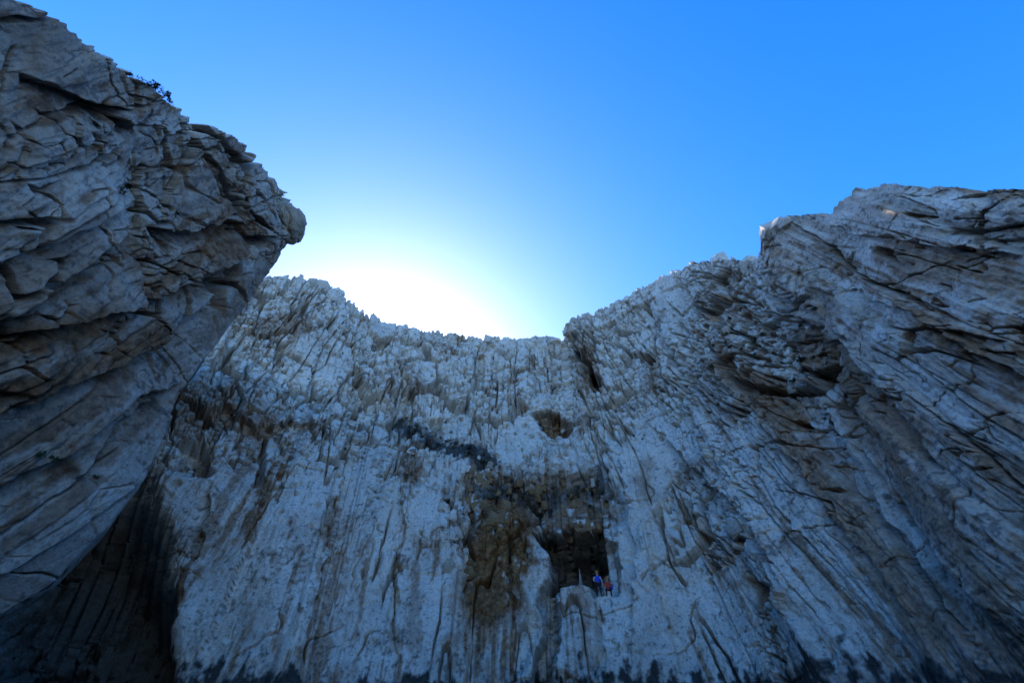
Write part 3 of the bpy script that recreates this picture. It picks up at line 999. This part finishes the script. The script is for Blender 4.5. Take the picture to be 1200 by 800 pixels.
def torus_part(name, parent, c, R_, r_, mat, sy=1.0, rot=(0, 0, 0)):
    vs, fs = [], []
    n, m = 20, 8
    for i in range(n):
        a = 2 * math.pi * i / n
        for k in range(m):
            b = 2 * math.pi * k / m
            q = R_ + r_ * math.cos(b)
            vs.append((q * math.cos(a), q * math.sin(a) * sy, r_ * math.sin(b) * 1.6))
            fs.append((i * m + k, ((i + 1) % n) * m + k, ((i + 1) % n) * m + (k + 1) % m, i * m + (k + 1) % m))
    me = bpy.data.meshes.new(name)
    me.from_pydata(vs, [], fs)
    me.materials.append(mat)
    o = bpy.data.objects.new(name, me)
    COL.objects.link(o); o.parent = parent; o.location = c; o.rotation_euler = rot
    return o


def soft_box(name, parent, c, size, mat, bev=0.05):
    bm = bmesh.new()
    bmesh.ops.create_cube(bm, size=1.0)
    for v in bm.verts:
        v.co = Vector((v.co.x * size[0], v.co.y * size[1], v.co.z * size[2]))
    bmesh.ops.bevel(bm, geom=bm.edges[:], offset=bev, segments=3, affect='EDGES')
    me = bpy.data.meshes.new(name)
    bm.to_mesh(me); bm.free()
    me.materials.append(mat)
    o = bpy.data.objects.new(name, me)
    COL.objects.link(o); o.location = c
    if parent: o.parent = parent
    return o


def polar(px, py, back):
    a, e = azel(px, py)
    z_, r_, ar = zat(px, py)
    return Vector(((r_ + back) * math.sin(ar), (r_ + back) * math.cos(ar), z_)), -ar


def slab_block(px, py, back, size, top_z):
    """flat-topped ledge stone built into the wall"""
    r = random.Random(int(px))
    bm = bmesh.new()
    n = 11
    ring_t, ring_b = [], []
    for i in range(n):
        a = 2 * math.pi * i / n
        k = r.uniform(0.88, 1.08)
        ring_t.append(bm.verts.new((math.cos(a) * size[0] * k, math.sin(a) * size[1] * k, 0)))
        ring_b.append(bm.verts.new((math.cos(a) * size[0] * k * 1.05, math.sin(a) * size[1] * k * 1.05, -size[2])))
    bm.faces.new(ring_t)
    for i in range(n):
        bm.faces.new((ring_t[i], ring_b[i], ring_b[(i + 1) % n], ring_t[(i + 1) % n]))
    bmesh.ops.recalc_face_normals(bm, faces=bm.faces)
    me = bpy.data.meshes.new("ledge_slab")
    bm.to_mesh(me); bm.free()
    me.materials.append(BLOCK)
    o = bpy.data.objects.new("ledge_slab", me)
    COL.objects.link(o)
    p, rz = polar(px, py, back)
    o.location = (p.x, p.y, top_z)
    o.rotation_euler.z = rz
    o.parent = cliff_back
    return o


FL = ZF2 + 0.08
slab_block(709, 699, 1.05, (1.0, 0.95, 0.9), FL)
FC = ZF1 + 0.08
slab_block(681, 686, 1.9, (0.9, 1.3, 0.8), FC)

# standing climber
J, B_, G = base_joints(0.93, 0.02,
                       {'l': ((.30, .02, .20), (.22, -.20, .12)), 'r': ((.31, .05, .19), (.30, -.12, -.02))},
                       {'l': ((.12, -.03, .50), (.13, .03, .09)), 'r': ((.13, -.06, .50), (.17, .01, .09))}, (0, 1, 2, 3, 4))
one = figure("person", J, B_, [SKIN, BLUE, PALE, DARKC, SHOE], G)
p, rz = polar(702.5, 699, 0.6)
one.scale = (1.14, 1.14, 1.14)
one.location = (p.x, p.y, FL)
one.rotation_euler.z = rz + 0.15
one["label"] = "person in blue top and dark trousers standing on the ledge by the cave"
one["category"] = "person"
helmet(one, (0, -0.005, 0.93 + .735), ORANGE)
torus_part("harness", one, (0, 0, 0.97), 0.155, 0.018, STRAP, 0.8)

# sitting climber and the stone seat
seat_top = 0.40
p2, rz2 = polar(713.5, 699, 0.75)
J, B_, G = base_joints(seat_top + 0.10, -0.06,
                       {'l': ((.27, -.10, .22), (.20, -.34, .16)), 'r': ((.28, -.08, .20), (.17, -.33, .17))},
                       {'l': ((.17, -.42, .50), (.15, -.36, .09)), 'r': ((.16, -.43, .49), (.16, -.40, .09))}, (0, 1, 2, 3, 4))
two = figure("person", J, B_, [SKIN, RED, RED, DARKC, SHOE], G)
two.location = (p2.x, p2.y, FL)
two.scale = (1.14, 1.14, 1.14)
two.rotation_euler.z = rz2 + 0.1
two["label"] = "person in red top and dark trousers sitting beside the climber in blue"
two["category"] = "person"
helmet(two, (0, -0.085, seat_top + .10 + .735), ORANGE)
bp = soft_box("backpack", two, (0.24, 0.12, seat_top + 0.32), (0.30, 0.24, 0.44), BLUE, 0.07)
seat = soft_box("seat_stone", None, (p2.x, p2.y, FL + seat_top * 0.57 - 0.02), (0.60, 0.52, seat_top * 1.14), BLOCK, 0.06)
seat.rotation_euler.z = rz2 + 0.3
seat.parent = cliff_back

# pale pole frame standing in the cave mouth
def pole(parent, a, b, r0, r1):
    a, b = Vector(a), Vector(b)
    d = (b - a).normalized(); u = d.orthogonal().normalized(); w = d.cross(u)
    vs, fs = [], []
    nseg = 5
    for i in range(nseg + 1):
        t = i / nseg
        c = a.lerp(b, t) + u * 0.008 * math.sin(5 * t)
        for k in range(8):
            an = 2 * math.pi * k / 8
            vs.append(c + (u * math.cos(an) + w * math.sin(an)) * (r0 + (r1 - r0) * t))
    for i in range(nseg):
        for k in range(8):
            fs.append((i * 8 + k, i * 8 + (k + 1) % 8, (i + 1) * 8 + (k + 1) % 8, (i + 1) * 8 + k))
    fs.append(tuple(range(8))); fs.append(tuple(range(nseg * 8, nseg * 8 + 8)))
    me = bpy.data.meshes.new("pole")
    me.from_pydata([tuple(v) for v in vs], [], fs)
    me.materials.append(WOOD)
    o = bpy.data.objects.new("pole", me)
    COL.objects.link(o); o.parent = parent


fr = bpy.data.objects.new("pole_frame", None)
COL.objects.link(fr)
p, rz = polar(680.5, 685, 1.0)
fr.location = (p.x, p.y, FC)
fr.rotation_euler.z = rz
pole(fr, (-0.14, 0, 0), (0.04, 0.05, 1.45), 0.034, 0.026)
pole(fr, (0.14, 0, 0), (-0.01, 0.0, 1.5), 0.034, 0.026)
pole(fr, (0.0, 0.45, 0), (0.02, 0.03, 1.42), 0.030, 0.024)
torus_part("lashing", fr, (0.015, 0.02, 1.36), 0.06, 0.014, STRAP, 0.9)
fr["label"] = "pale thin wooden poles lashed at the top standing in the cave mouth"
fr["category"] = "pole frame"
